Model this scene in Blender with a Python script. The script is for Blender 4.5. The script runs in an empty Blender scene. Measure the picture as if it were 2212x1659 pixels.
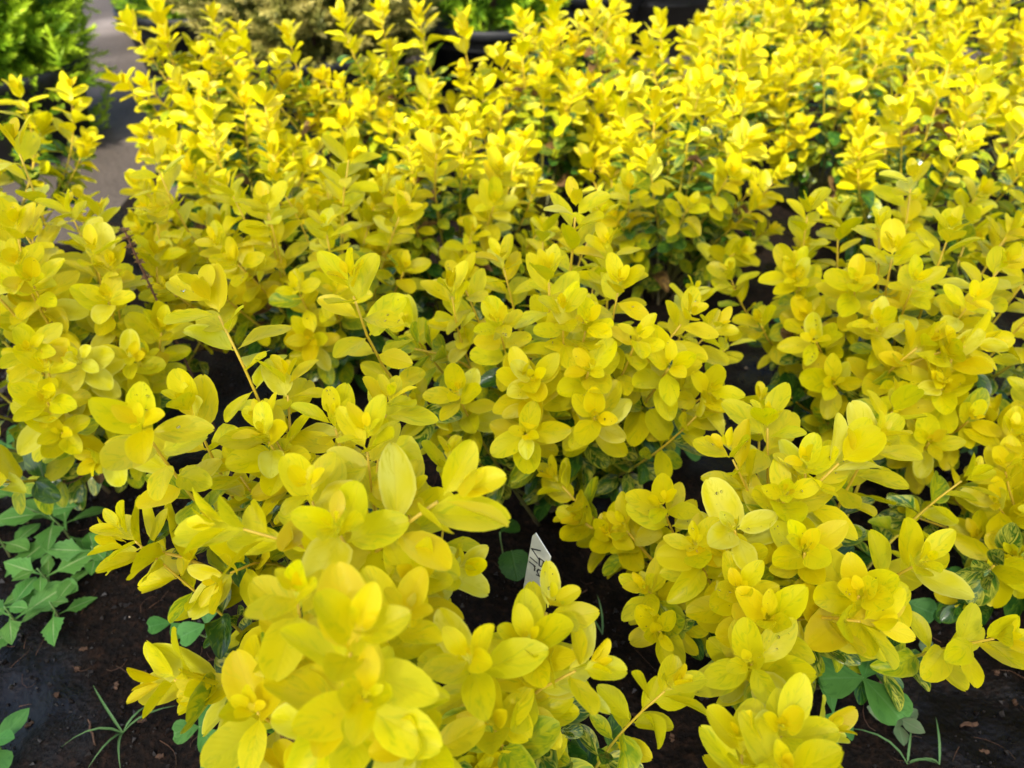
import bpy, math, random
import numpy as np
from mathutils import Matrix, Vector, noise as mnoise

# ------------------------------------------------------------------ camera, sky, sun
scene = bpy.context.scene
C = scene.collection
CAM_Z, PITCH, LENS = 0.56, math.radians(38.0), 26.0
cam_data = bpy.data.cameras.new('camera')
cam = bpy.data.objects.new('camera', cam_data)
C.objects.link(cam)
cam.location = (0, 0, CAM_Z)
cam.rotation_euler = (math.pi / 2 - PITCH, 0, 0)
cam_data.sensor_width = 36.0
cam_data.lens = LENS
cam_data.clip_start = 0.02
cam_data.clip_end = 500.0
cam_data.dof.use_dof = True
cam_data.dof.focus_distance = 0.43
cam_data.dof.aperture_fstop = 8.5
scene.camera = cam

SUN_EL, SUN_AZ = math.radians(52), math.radians(205)      # azimuth clockwise from +Y (the view direction)
world = bpy.data.worlds.new('World')
scene.world = world
world.use_nodes = True
wn, wl = world.node_tree.nodes, world.node_tree.links
wn.clear()
w_out = wn.new('ShaderNodeOutputWorld')
w_bg = wn.new('ShaderNodeBackground')
w_sky = wn.new('ShaderNodeTexSky')
w_sky.sky_type = 'NISHITA'
w_sky.sun_disc = False
w_sky.sun_elevation = SUN_EL
w_sky.sun_rotation = SUN_AZ
w_sky.dust_density = 2.5
w_sky.ozone_density = 0.6
w_bg.inputs['Strength'].default_value = 0.15
wl.new(w_sky.outputs[0], w_bg.inputs[0])
wl.new(w_bg.outputs[0], w_out.inputs[0])

sun_data = bpy.data.lights.new('sun', 'SUN')
sun_data.energy = 2.8
sun_data.angle = math.radians(0.6)
sun_data.color = (1.0, 0.95, 0.86)
sun = bpy.data.objects.new('sun', sun_data)
C.objects.link(sun)
sd = Vector((math.sin(SUN_AZ) * math.cos(SUN_EL), math.cos(SUN_AZ) * math.cos(SUN_EL), math.sin(SUN_EL)))
sun.rotation_euler = sd.to_track_quat('Z', 'Y').to_euler()
sun.location = (0, -3, 6)

scene.view_settings.view_transform = 'Standard'
scene.view_settings.look = 'None'
scene.view_settings.gamma = 1.0
scene.view_settings.exposure = 1.1

scene.cycles.max_bounces = 5
scene.cycles.diffuse_bounces = 3
scene.cycles.transmission_bounces = 4
scene.cycles.glossy_bounces = 2

random.seed(7)
rng = np.random.default_rng(11)

# ------------------------------------------------------------------ helpers
PXW, PXH = 2212.0, 1659.0
FPX = LENS / 36.0 * PXW
FWD = np.array([0, math.cos(PITCH), -math.sin(PITCH)])
UPV = np.array([0, math.sin(PITCH), math.cos(PITCH)])
CAMP = np.array([0, 0, CAM_Z])


def ray(px, py):
    d = FWD + np.array([1.0, 0, 0]) * (px - PXW / 2) / FPX + UPV * (PXH / 2 - py) / FPX
    return d


def at_z(px, py, z):
    d = ray(px, py)
    return CAMP + d * (z - CAM_Z) / d[2]


def nrm(v):
    v = np.asarray(v, float)
    return v / max(1e-9, np.linalg.norm(v))


def tag(o, label=None, cat=None, group=None, kind=None):
    if label: o['label'] = label
    if cat: o['category'] = cat
    if group: o['group'] = group
    if kind: o['kind'] = kind
    return o


def empty(name, loc):
    o = bpy.data.objects.new(name, None)
    o.empty_display_size = 0.02
    C.objects.link(o)
    o.location = [float(v) for v in loc]
    return o


class MB:
    """collects faces of any pieces; build() links ONE mesh object"""
    def __init__(s):
        s.v, s.li, s.lt, s.mi, s.uv, s.rnd, s.n = [], [], [], [], [], [], 0

    def add(s, verts, faces, uv=None, mi=0, rnd=0.0):
        verts = np.asarray(verts, float)
        s.v.append(verts)
        if isinstance(faces, np.ndarray):
            s.li.append(faces.ravel() + s.n)
            lt = np.full(len(faces), faces.shape[1], dtype=np.int32)
        else:
            s.li.append(np.fromiter((i for f in faces for i in f), dtype=np.int64) + s.n)
            lt = np.fromiter((len(f) for f in faces), dtype=np.int32)
        s.lt.append(lt)
        s.mi.append(np.full(len(lt), mi, dtype=np.int32))
        s.uv.append(np.zeros((len(verts), 2)) if uv is None else np.asarray(uv, float))
        s.rnd.append(np.full(len(verts), rnd) if np.ndim(rnd) == 0 else np.asarray(rnd, float))
        s.n += len(verts)

    def mesh(s, name, mats, smooth=True):
        me = bpy.data.meshes.new(name)
        V, li, lt, mi = np.concatenate(s.v), np.concatenate(s.li), np.concatenate(s.lt), np.concatenate(s.mi)
        me.vertices.add(len(V)); me.vertices.foreach_set('co', V.astype(np.float32).ravel())
        me.loops.add(len(li)); me.loops.foreach_set('vertex_index', li.astype(np.int32))
        me.polygons.add(len(lt))
        me.polygons.foreach_set('loop_start', np.concatenate([[0], np.cumsum(lt)[:-1]]).astype(np.int32))
        for m in (mats if isinstance(mats, (list, tuple)) else [mats]):
            me.materials.append(m)
        me.polygons.foreach_set('material_index', mi)
        me.polygons.foreach_set('use_smooth', np.full(len(lt), smooth))
        UV = np.concatenate(s.uv)
        lay = me.uv_layers.new(name='UVMap')
        lay.data.foreach_set('uv', UV[li].astype(np.float32).ravel())
        at = me.attributes.new('rnd', 'FLOAT', 'POINT')
        at.data.foreach_set('value', np.concatenate(s.rnd).astype(np.float32))
        me.update(calc_edges=True)
        me.validate()
        return me

    def build(s, name, mats, parent=None, smooth=True):
        o = bpy.data.objects.new(name, s.mesh(name, mats, smooth))
        C.objects.link(o)
        if parent is not None:
            o.parent = parent
        return o


def tube_geo(pts, radii, sides=6):
    pts = [np.asarray(p, float) for p in pts]
    n = len(pts)
    V, UV, F = [], [], []
    a = None
    for i, p in enumerate(pts):
        t = nrm(pts[min(i + 1, n - 1)] - pts[max(i - 1, 0)])
        if a is None:
            a = nrm(np.cross(t, [0.3, 0.9, 0.31]))
        a = nrm(a - t * np.dot(a, t))
        b = np.cross(t, a)
        for k in range(sides):
            q = 2 * math.pi * k / sides
            V.append(p + radii[i] * (math.cos(q) * a + math.sin(q) * b))
            UV.append((k / sides, i / (n - 1)))
    for i in range(n - 1):
        for k in range(sides):
            k2 = (k + 1) % sides
            F.append((i * sides + k, i * sides + k2, (i + 1) * sides + k2, (i + 1) * sides + k))
    F.append(tuple(range(sides))[::-1])
    F.append(tuple((n - 1) * sides + k for k in range(sides)))
    return np.array(V), F, np.array(UV)


def bez(p0, p1, p2, p3, n):
    t = np.linspace(0, 1, n)[:, None]
    return ((1 - t) ** 3) * p0 + 3 * ((1 - t) ** 2) * t * p1 + 3 * (1 - t) * t * t * p2 + t ** 3 * p3


def lathe_geo(prof, sides=40, wob=0.0):
    V, F, UV = [], [], []
    n = len(prof)
    for i, (r, z) in enumerate(prof):
        for k in range(sides):
            q = 2 * math.pi * k / sides
            rr = r * (1 + wob * math.sin(q * 2 + 0.6))
            V.append((rr * math.cos(q), rr * math.sin(q), z))
            UV.append((k / sides, i / (n - 1)))
    for i in range(n - 1):
        for k in range(sides):
            k2 = (k + 1) % sides
            F.append((i * sides + k, i * sides + k2, (i + 1) * sides + k2, (i + 1) * sides + k))
    return np.array(V), F, np.array(UV)


def leaf_geo(prof, L, W, cup=0.2, bend=0.12, wav=0.0, cols=(-1, -0.5, 0, 0.5, 1), skew=0.0, seed=0, twist=0.0, notch=0.0):
    """prof = [(t, half width share)]; x across, y along, +z the upper side"""
    r = random.Random(seed)
    ph1, ph2 = r.uniform(0, 6), r.uniform(0, 6)
    V, UV, F = [], [], []
    nc = len(cols)
    for (t, w) in prof:
        for u in cols:
            x = u * w * W + skew * W * math.sin(t * math.pi)
            y = t * L
            if t > 0.94:
                y -= notch * L * (1 - abs(u)) * (t - 0.94) / 0.06
            z = -bend * L * t * t + cup * abs(u) ** 1.25 * w * W
            z += wav * W * w * abs(u) * math.sin(t * 9 + (ph1 if u < 0 else ph2))
            tw = twist * t
            x, z = x * math.cos(tw) - z * math.sin(tw), x * math.sin(tw) + z * math.cos(tw)
            V.append((x, y, z))
            UV.append((u * 0.5 + 0.5, t))
    for i in range(len(prof) - 1):
        for k in range(nc - 1):
            F.append((i * nc + k, i * nc + k + 1, (i + 1) * nc + k + 1, (i + 1) * nc + k))
    return np.array(V), np.array(F), np.array(UV)


def frame(pos, direction, normal, s):
    y = nrm(direction)
    z = nrm(np.asarray(normal) - y * np.dot(normal, y))
    x = np.cross(y, z)
    M = np.eye(4)
    M[:3, 0], M[:3, 1], M[:3, 2], M[:3, 3] = x * s, y * s, z * s, pos
    return M


def xf(M, V):
    return V @ M[:3, :3].T + M[:3, 3]


# ------------------------------------------------------------------ materials
class NT:
    def __init__(s, name):
        s.m = bpy.data.materials.new(name)
        s.m.use_nodes = True
        s.n, s.l = s.m.node_tree.nodes, s.m.node_tree.links
        s.n.clear()
        s.out = s.n.new('ShaderNodeOutputMaterial')

    def add(s, typ, **kw):
        nd = s.n.new(typ)
        for k, v in kw.items():
            if k.startswith('i_'):
                nd.inputs[int(k[2:])].default_value = v
            else:
                setattr(nd, k, v)
        return nd

    def link(s, a, b):
        s.l.new(a, b)

    def ramp(s, src, stops, interp='LINEAR'):
        r = s.n.new('ShaderNodeValToRGB')
        r.color_ramp.interpolation = interp
        e = r.color_ramp.elements
        while len(e) < len(stops):
            e.new(0.5)
        for el, (p, c) in zip(e, stops):
            el.position = p
            el.color = c if len(c) == 4 else (*c, 1)
        s.link(src, r.inputs[0])
        return r

    def math(s, op, a, b=None, clamp=False):
        nd = s.n.new('ShaderNodeMath')
        nd.operation = op
        nd.use_clamp = clamp
        for i, v in enumerate((a, b)):
            if v is None: continue
            if isinstance(v, (int, float)):
                nd.inputs[i].default_value = v
            else:
                s.link(v, nd.inputs[i])
        return nd.outputs[0]

    def mix(s, f, a, b):
        nd = s.n.new('ShaderNodeMix')
        nd.data_type = 'RGBA'
        for sock, v in ((nd.inputs[0], f), (nd.inputs[6], a), (nd.inputs[7], b)):
            if isinstance(v, (int, float)):
                sock.default_value = v
            elif isinstance(v, tuple):
                sock.default_value = v if len(v) == 4 else (*v, 1)
            else:
                s.link(v, sock)
        return nd.outputs[2]


def g(v):
    return (v, v, v)


def leaf_material(name, c_main, c_alt, c_streak, streak_amt, c_edge, edge_amt=0.5, trans=0.42, rough=0.36, rib=(0.5, 0.45, 0.02),
                  rib_amt=0.35, spec=0.27, vein_bump=0.16, alt_range=(0.35, 0.75)):
    t = NT(name)
    uv = t.add('ShaderNodeUVMap')
    oi = t.add('ShaderNodeObjectInfo')
    at = t.add('ShaderNodeAttribute', attribute_name='rnd')
    rnd = t.math('FRACT', t.math('ADD', oi.outputs['Random'], at.outputs['Fac']))
    off = t.add('ShaderNodeCombineXYZ')
    t.link(t.math('MULTIPLY', rnd, 37.0), off.inputs[0])
    t.link(t.math('MULTIPLY', rnd, 91.0), off.inputs[1])
    addv = t.add('ShaderNodeVectorMath', operation='ADD')
    t.link(uv.outputs[0], addv.inputs[0]); t.link(off.outputs[0], addv.inputs[1])
    sep = t.add('ShaderNodeSeparateXYZ')
    t.link(uv.outputs[0], sep.inputs[0])
    U, Vv = sep.outputs[0], sep.outputs[1]
    au = t.math('MULTIPLY', t.math('ABSOLUTE', t.math('SUBTRACT', U, 0.5)), 2.0)
    # broad tone from leaf to leaf and across one leaf
    n1 = t.add('ShaderNodeTexNoise', noise_dimensions='2D')
    n1.inputs['Scale'].default_value = 1.6; n1.inputs['Detail'].default_value = 1.5
    t.link(addv.outputs[0], n1.inputs['Vector'])
    base = t.mix(t.ramp(n1.outputs[0], [(alt_range[0], g(0)), (alt_range[1], g(1))]).outputs[0], c_main, c_alt)
    # streaks running from the midrib outwards and forwards
    skew = t.add('ShaderNodeCombineXYZ')
    t.link(t.math('MULTIPLY', t.math('ADD', U, t.math('MULTIPLY', rnd, 31.0)), 3.0), skew.inputs[0])
    t.link(t.math('MULTIPLY', t.math('ADD', t.math('SUBTRACT', Vv, t.math('MULTIPLY', au, 0.45)), t.math('MULTIPLY', rnd, 17.0)), 5.0), skew.inputs[1])
    n2 = t.add('ShaderNodeTexNoise', noise_dimensions='2D')
    n2.inputs['Scale'].default_value = 1.0; n2.inputs['Detail'].default_value = 2.5; n2.inputs['Roughness'].default_value = 0.6
    n2.inputs['Distortion'].default_value = 0.9
    t.link(skew.outputs[0], n2.inputs['Vector'])
    sm = t.ramp(n2.outputs[0], [(max(0.0, 0.62 - streak_amt * 0.5), g(0)), (min(1, 0.78 - streak_amt * 0.35), g(1))]).outputs[0]
    col = t.mix(sm, base, c_streak)
    # margin and midrib
    em = t.ramp(au, [(0.78, g(0)), (1.0, g(edge_amt))]).outputs[0]
    col = t.mix(em, col, c_edge)
    rm = t.ramp(au, [(0.0, g(rib_amt)), (0.09, g(0))]).outputs[0]
    col = t.mix(rm, col, rib)
    # each leaf its own brightness and hue
    hsv = t.add('ShaderNodeHueSaturation')
    t.link(col, hsv.inputs['Color'])
    t.link(t.math('ADD', t.math('MULTIPLY', rnd, 0.016), 0.492), hsv.inputs['Hue'])
    t.link(t.math('ADD', t.math('MULTIPLY', t.math('FRACT', t.math('MULTIPLY', rnd, 7.3)), 0.26), 0.84), hsv.inputs['Value'])
    sat = t.math('ADD', t.math('MULTIPLY', t.math('FRACT', t.math('MULTIPLY', rnd, 13.7)), 0.01), 0.992)
    t.link(sat, hsv.inputs['Saturation'])
    # relief: side veins and fine unevenness
    wv = t.math('SINE', t.math('MULTIPLY', t.math('SUBTRACT', Vv, t.math('MULTIPLY', au, 0.3)), 62.0))
    ht = t.math('MULTIPLY', wv, 0.12)
    ht = t.math('SUBTRACT', ht, t.math('MULTIPLY', t.ramp(au, [(0.0, g(1)), (0.12, g(0))]).outputs[0], 0.8))
    bp = t.add('ShaderNodeBump')
    bp.inputs['Strength'].default_value = vein_bump
    bp.inputs['Distance'].default_value = 0.0006
    t.link(ht, bp.inputs['Height'])
    p = t.add('ShaderNodeBsdfPrincipled')
    t.link(hsv.outputs[0], p.inputs['Base Color'])
    t.link(t.math('ADD', t.math('MULTIPLY', n1.outputs[0], 0.22), rough - 0.11), p.inputs['Roughness'])
    p.inputs['Specular IOR Level'].default_value = spec
    t.link(bp.outputs[0], p.inputs['Normal'])
    tr = t.add('ShaderNodeBsdfTranslucent')
    t.link(hsv.outputs[0], tr.inputs['Color'])
    t.link(bp.outputs[0], tr.inputs['Normal'])
    mx = t.add('ShaderNodeMixShader')
    mx.inputs[0].default_value = trans
    t.link(p.outputs[0], mx.inputs[1]); t.link(tr.outputs[0], mx.inputs[2])
    t.link(mx.outputs[0], t.out.inputs[0])
    return t.m


M_GOLD = leaf_material('leaf_gold', (0.83, 0.725, 0.002), (0.75, 0.685, 0.003), (0.60, 0.60, 0.003), 0.14, (0.88, 0.80, 0.012), edge_amt=0.4,
                       rib=(0.70, 0.60, 0.01))
M_YOUNG = leaf_material('leaf_young', (0.86, 0.72, 0.002), (0.85, 0.685, 0.002), (0.76, 0.68, 0.003), 0.05, (0.90, 0.80, 0.015),
                        rib=(0.80, 0.64, 0.01))
M_PALE = leaf_material('leaf_pale', (0.84, 0.76, 0.01), (0.88, 0.84, 0.10), (0.74, 0.69, 0.01), 0.08, (0.92, 0.88, 0.20), rough=0.36,
                       rib=(0.78, 0.70, 0.05))
M_LIME = leaf_material('leaf_lime', (0.60, 0.58, 0.006), (0.45, 0.51, 0.010), (0.22, 0.35, 0.012), 0.40, (0.72, 0.72, 0.06),
                       rib=(0.32, 0.40, 0.02), rib_amt=0.5, trans=0.34)
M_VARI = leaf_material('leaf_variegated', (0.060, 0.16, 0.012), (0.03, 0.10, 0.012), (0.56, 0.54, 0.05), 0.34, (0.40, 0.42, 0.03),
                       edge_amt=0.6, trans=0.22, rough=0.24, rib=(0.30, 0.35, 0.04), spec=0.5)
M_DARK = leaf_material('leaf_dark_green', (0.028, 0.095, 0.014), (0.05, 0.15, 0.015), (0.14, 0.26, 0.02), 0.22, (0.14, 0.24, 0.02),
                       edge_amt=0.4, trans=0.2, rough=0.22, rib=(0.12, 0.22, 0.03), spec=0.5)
M_BROWN = leaf_material('leaf_withered', (0.20, 0.10, 0.03), (0.32, 0.20, 0.05), (0.10, 0.05, 0.02), 0.4, (0.34, 0.24, 0.08),
                        trans=0.2, rough=0.6, rib=(0.2, 0.1, 0.03))
LEAF_MATS = [M_GOLD, M_YOUNG, M_PALE, M_LIME, M_VARI, M_DARK, M_BROWN]
GOLD, YOUNG, PALE, LIME, VARI, DARK, BROWN = range(7)
M_WEED = leaf_material('weed_leaf', (0.11, 0.30, 0.045), (0.16, 0.36, 0.06), (0.09, 0.25, 0.035), 0.2, (0.20, 0.34, 0.12),
                       edge_amt=0.3, trans=0.25, rough=0.5, rib=(0.40, 0.52, 0.20), rib_amt=0.9, vein_bump=0.5)
M_CLOVER = leaf_material('clover_leaf', (0.09, 0.27, 0.045), (0.12, 0.33, 0.06), (0.07, 0.22, 0.04), 0.2, (0.14, 0.34, 0.07),
                         edge_amt=0.3, trans=0.28, rough=0.5, rib=(0.16, 0.36, 0.10), rib_amt=0.6)
M_GRASS = leaf_material('grass_blade', (0.10, 0.22, 0.06), (0.15, 0.27, 0.08), (0.08, 0.18, 0.05), 0.2, (0.18, 0.30, 0.10),
                        edge_amt=0.3, trans=0.25, rough=0.4, rib=(0.25, 0.36, 0.16), rib_amt=0.6)
M_SEED = leaf_material('seedling_leaf', (0.15, 0.24, 0.10), (0.18, 0.28, 0.12), (0.20, 0.22, 0.12), 0.2, (0.24, 0.30, 0.16),
                       edge_amt=0.3, trans=0.22, rough=0.5, rib=(0.28, 0.36, 0.18), rib_amt=0.6)
M_DGREEN = leaf_material('violet_leaf', (0.035, 0.12, 0.016), (0.05, 0.15, 0.02), (0.03, 0.10, 0.015), 0.2, (0.06, 0.17, 0.03),
                         edge_amt=0.3, trans=0.2, rough=0.4, rib=(0.09, 0.2, 0.05), rib_amt=0.6, vein_bump=0.8)


def stem_material(name, stops, rough=0.5):
    t = NT(name)
    uv = t.add('ShaderNodeUVMap')
    sep = t.add('ShaderNodeSeparateXYZ')
    t.link(uv.outputs[0], sep.inputs[0])
    n = t.add('ShaderNodeTexNoise')
    n.inputs['Scale'].default_value = 260
    co = t.add('ShaderNodeTexCoord')
    t.link(co.outputs['Object'], n.inputs['Vector'])
    col = t.ramp(t.math('ADD', sep.outputs[1], t.math('MULTIPLY', t.math('SUBTRACT', n.outputs[0], 0.5), 0.18)), stops).outputs[0]
    p = t.add('ShaderNodeBsdfPrincipled')
    t.link(col, p.inputs['Base Color'])
    p.inputs['Roughness'].default_value = rough
    bp = t.add('ShaderNodeBump'); bp.inputs['Strength'].default_value = 0.3; bp.inputs['Distance'].default_value = 0.0004
    t.link(n.outputs[0], bp.inputs['Height']); t.link(bp.outputs[0], p.inputs['Normal'])
    t.link(p.outputs[0], t.out.inputs[0])
    return t.m


M_STEM = stem_material('shoot_bark', [(0.0, (0.10, 0.075, 0.035)), (0.45, (0.16, 0.17, 0.03)), (0.62, (0.50, 0.42, 0.03)), (0.9, (0.68, 0.47, 0.03))])
M_GSTEM = stem_material('weed_stem', [(0.0, (0.16, 0.12, 0.05)), (0.4, (0.20, 0.28, 0.08)), (1.0, (0.18, 0.32, 0.09))])
M_DEAD = stem_material('dead_twig', [(0.0, (0.07, 0.04, 0.02)), (0.5, (0.11, 0.05, 0.025)), (1.0, (0.16, 0.07, 0.03))], 0.8)

# wet peat
t = NT('wet_peat')
co = t.add('ShaderNodeTexCoord')
na = t.add('ShaderNodeTexNoise'); na.inputs['Scale'].default_value = 5.5; na.inputs['Detail'].default_value = 5
nb = t.add('ShaderNodeTexNoise'); nb.inputs['Scale'].default_value = 160; nb.inputs['Detail'].default_value = 8; nb.inputs['Roughness'].default_value = 0.65
nc = t.add('ShaderNodeTexVoronoi'); nc.inputs['Scale'].default_value = 240
for nd in (na, nb, nc): t.link(co.outputs['Object'], nd.inputs['Vector'])
c1 = t.ramp(nb.outputs[0], [(0.36, (0.004, 0.0028, 0.002)), (0.52, (0.011, 0.0065, 0.004)), (0.66, (0.028, 0.014, 0.008)), (0.80, (0.07, 0.036, 0.02))]).outputs[0]
wet = t.ramp(na.outputs[0], [(0.52, g(0)), (0.60, g(1))]).outputs[0]
col = t.mix(t.math('MULTIPLY', wet, 0.8), c1, (0.004, 0.0036, 0.0036))
p = t.add('ShaderNodeBsdfPrincipled')
t.link(col, p.inputs['Base Color'])
t.link(t.math('ADD', t.math('MULTIPLY', wet, -0.62), t.math('ADD', 0.66, t.math('MULTIPLY', nb.outputs[0], 0.3))), p.inputs['Roughness'])
bp = t.add('ShaderNodeBump'); bp.inputs['Distance'].default_value = 0.004
t.link(t.math('SUBTRACT', 0.9, t.math('MULTIPLY', wet, 0.55)), bp.inputs['Strength'])
t.link(t.math('ADD', nb.outputs[0], t.math('MULTIPLY', nc.outputs[0], 0.4)), bp.inputs['Height'])
t.link(bp.outputs[0], p.inputs['Normal'])
t.link(p.outputs[0], t.out.inputs[0])
t.link(t.math('ADD', 0.13, t.math('MULTIPLY', wet, 0.12)), p.inputs['Specular IOR Level'])
M_SOIL = t.m

# sandy yard between the pots
t = NT('sandy_ground')
co = t.add('ShaderNodeTexCoord')
na = t.add('ShaderNodeTexNoise'); na.inputs['Scale'].default_value = 3.2; na.inputs['Detail'].default_value = 6
nb = t.add('ShaderNodeTexNoise'); nb.inputs['Scale'].default_value = 90; nb.inputs['Detail'].default_value = 6
for nd in (na, nb): t.link(co.outputs['Object'], nd.inputs['Vector'])
c1 = t.ramp(na.outputs[0], [(0.3, (0.035, 0.028, 0.022)), (0.5, (0.085, 0.068, 0.055)), (0.74, (0.30, 0.25, 0.215))]).outputs[0]
col = t.mix(t.math('MULTIPLY', nb.outputs[0], 0.5), c1, (0.10, 0.07, 0.045))
p = t.add('ShaderNodeBsdfPrincipled'); p.inputs['Roughness'].default_value = 0.8
t.link(col, p.inputs['Base Color'])
bp = t.add('ShaderNodeBump'); bp.inputs['Distance'].default_value = 0.006; bp.inputs['Strength'].default_value = 0.8
t.link(nb.outputs[0], bp.inputs['Height']); t.link(bp.outputs[0], p.inputs['Normal'])
t.link(p.outputs[0], t.out.inputs[0])
M_SAND = t.m


def plain(name, col, rough=0.5, spec=0.5, noise=0.25, scale=60, bump=0.2, metallic=0.0):
    t = NT(name)
    co = t.add('ShaderNodeTexCoord')
    n = t.add('ShaderNodeTexNoise'); n.inputs['Scale'].default_value = scale; n.inputs['Detail'].default_value = 5
    t.link(co.outputs['Object'], n.inputs['Vector'])
    lo, hi = tuple(c * (1 - noise) for c in col), tuple(min(1, c * (1 + noise)) for c in col)
    p = t.add('ShaderNodeBsdfPrincipled')
    t.link(t.ramp(n.outputs[0], [(0.3, lo), (0.7, hi)]).outputs[0], p.inputs['Base Color'])
    t.link(t.math('ADD', rough - 0.1, t.math('MULTIPLY', n.outputs[0], 0.2)), p.inputs['Roughness'])
    p.inputs['Specular IOR Level'].default_value = spec
    bp = t.add('ShaderNodeBump'); bp.inputs['Distance'].default_value = 0.002; bp.inputs['Strength'].default_value = bump
    t.link(n.outputs[0], bp.inputs['Height']); t.link(bp.outputs[0], p.inputs['Normal'])
    t.link(p.outputs[0], t.out.inputs[0])
    return t.m


M_POT = plain('black_pot_plastic', (0.017, 0.018, 0.020), 0.5, 0.4, 0.3, 40, 0.1)
M_POTSOIL = plain('pot_soil', (0.03, 0.02, 0.013), 0.85, 0.3, 0.5, 120, 0.8)
M_BARK = plain('bark_chip', (0.10, 0.052, 0.028), 0.7, 0.3, 0.5, 300, 0.8)
M_STONE = plain('pale_grit', (0.42, 0.33, 0.25), 0.7, 0.3, 0.3, 200, 0.4)
M_CRUMB = plain('peat_crumb', (0.012, 0.0075, 0.005), 0.5, 0.5, 0.6, 300, 0.6)
M_TAG = plain('tag_plastic', (0.80, 0.80, 0.68), 0.45, 0.4, 0.06, 150, 0.15)
M_INK = plain('marker_ink', (0.02, 0.02, 0.025), 0.5, 0.3, 0.2, 200, 0.0)
M_TRUNK = plain('conifer_bark', (0.10, 0.06, 0.04), 0.85, 0.2, 0.4, 80, 0.8)
M_STEEL = plain('galvanised_steel', (0.5, 0.5, 0.5), 0.4, 0.5, 0.15, 30, 0.1, 1.0)
t = NT('added_shade_film')  # sheet of the added canopy: dims and scatters the sun
d_ = t.add('ShaderNodeBsdfTranslucent'); d_.inputs['Color'].default_value = (0.93, 0.92, 0.88, 1)
e_ = t.add('ShaderNodeBsdfTransparent'); e_.inputs['Color'].default_value = (0.95, 0.95, 0.92, 1)
x_ = t.add('ShaderNodeMixShader'); x_.inputs[0].default_value = 0.15
t.link(d_.outputs[0], x_.inputs[1]); t.link(e_.outputs[0], x_.inputs[2]); t.link(x_.outputs[0], t.out.inputs[0])
M_SHADE_FILM = t.m
t = NT('water_drop')
p = t.add('ShaderNodeBsdfPrincipled')
p.inputs['Base Color'].default_value = (1, 1, 1, 1); p.inputs['Roughness'].default_value = 0.02
p.inputs['IOR'].default_value = 1.33; p.inputs['Transmission Weight'].default_value = 1.0
t.link(p.outputs[0], t.out.inputs[0])
M_WATER = t.m


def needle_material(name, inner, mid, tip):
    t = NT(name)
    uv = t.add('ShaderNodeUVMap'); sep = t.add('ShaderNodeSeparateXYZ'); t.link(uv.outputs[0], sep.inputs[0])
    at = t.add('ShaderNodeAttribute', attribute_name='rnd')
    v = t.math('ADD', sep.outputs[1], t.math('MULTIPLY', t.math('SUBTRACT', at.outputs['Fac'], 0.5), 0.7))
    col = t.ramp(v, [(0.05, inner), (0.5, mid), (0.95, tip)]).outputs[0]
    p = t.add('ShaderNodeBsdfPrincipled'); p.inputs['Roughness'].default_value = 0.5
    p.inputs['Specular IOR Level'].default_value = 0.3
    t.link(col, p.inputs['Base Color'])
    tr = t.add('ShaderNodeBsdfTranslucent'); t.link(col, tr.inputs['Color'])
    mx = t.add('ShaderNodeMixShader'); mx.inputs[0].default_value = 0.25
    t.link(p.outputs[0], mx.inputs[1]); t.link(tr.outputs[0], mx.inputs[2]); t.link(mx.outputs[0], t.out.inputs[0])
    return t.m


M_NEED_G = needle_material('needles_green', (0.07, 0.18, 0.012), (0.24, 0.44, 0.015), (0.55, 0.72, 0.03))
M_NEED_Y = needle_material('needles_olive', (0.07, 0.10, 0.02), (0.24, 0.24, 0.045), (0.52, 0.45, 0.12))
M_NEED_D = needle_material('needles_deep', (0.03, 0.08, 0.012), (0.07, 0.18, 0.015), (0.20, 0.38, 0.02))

# ------------------------------------------------------------------ ground
BX0, BX1, BY0, BY1 = -1.45, 2.3, -0.45, 2.15


def soil_z(x, y):
    h = 0.016 * mnoise.noise((x * 4.2, y * 4.2, 0.3)) + 0.009 * mnoise.noise((x * 13, y * 13, 5.1)) + 0.0045 * mnoise.noise((x * 37, y * 37, 9.4))
    h += 0.0025 * mnoise.noise((x * 95, y * 95, 2.0))
    # the worn hollow beside the weeds holds water: smoother there
    e = min(x - BX0, BX1 - x, y - BY0, BY1 - y)
    lim = 1.0
    if x < -0.7:
        e = min(e, 1.18 - y)
    k = max(0.0, min(1.0, e / 0.12))
    return h * k - 0.035 * (1 - k)


def soil_grid():
    xs = np.concatenate([np.arange(BX0, -0.75, 0.025), np.arange(-0.75, 0.75, 0.0075), np.arange(0.75, BX1 + 0.01, 0.025)])
    ys = np.concatenate([np.arange(BY0, -0.05, 0.03), np.arange(-0.05, 0.75, 0.0075), np.arange(0.75, BY1 + 0.01, 0.025)])
    V = [(x, y, soil_z(x, y)) for y in ys for x in xs]
    nx = len(xs)
    F = [(j * nx + i, j * nx + i + 1, (j + 1) * nx + i + 1, (j + 1) * nx + i) for j in range(len(ys) - 1) for i in range(nx - 1)]
    mb = MB(); mb.add(V, F)
    return mb


tag(soil_grid().build('soil_bed', M_SOIL), kind='structure', label='dark wet peat soil of the planting bed')
mb = MB()
S = 60.0
gx = np.concatenate([[-S, -20], np.linspace(-6, 6, 49), [20, S]])
V = [(x, y, -0.012 + (0.008 * mnoise.noise((x * 1.7, y * 1.7, 1.0)) if abs(x) < 6 and -6 < y < 6 else 0)) for y in gx for x in gx]
n = len(gx)
mb.add(V, [(j * n + i, j * n + i + 1, (j + 1) * n + i + 1, (j + 1) * n + i) for j in range(n - 1) for i in range(n - 1)])
tag(mb.build('ground', M_SAND), kind='structure', label='grey brown sandy ground between the potted conifers')

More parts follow.
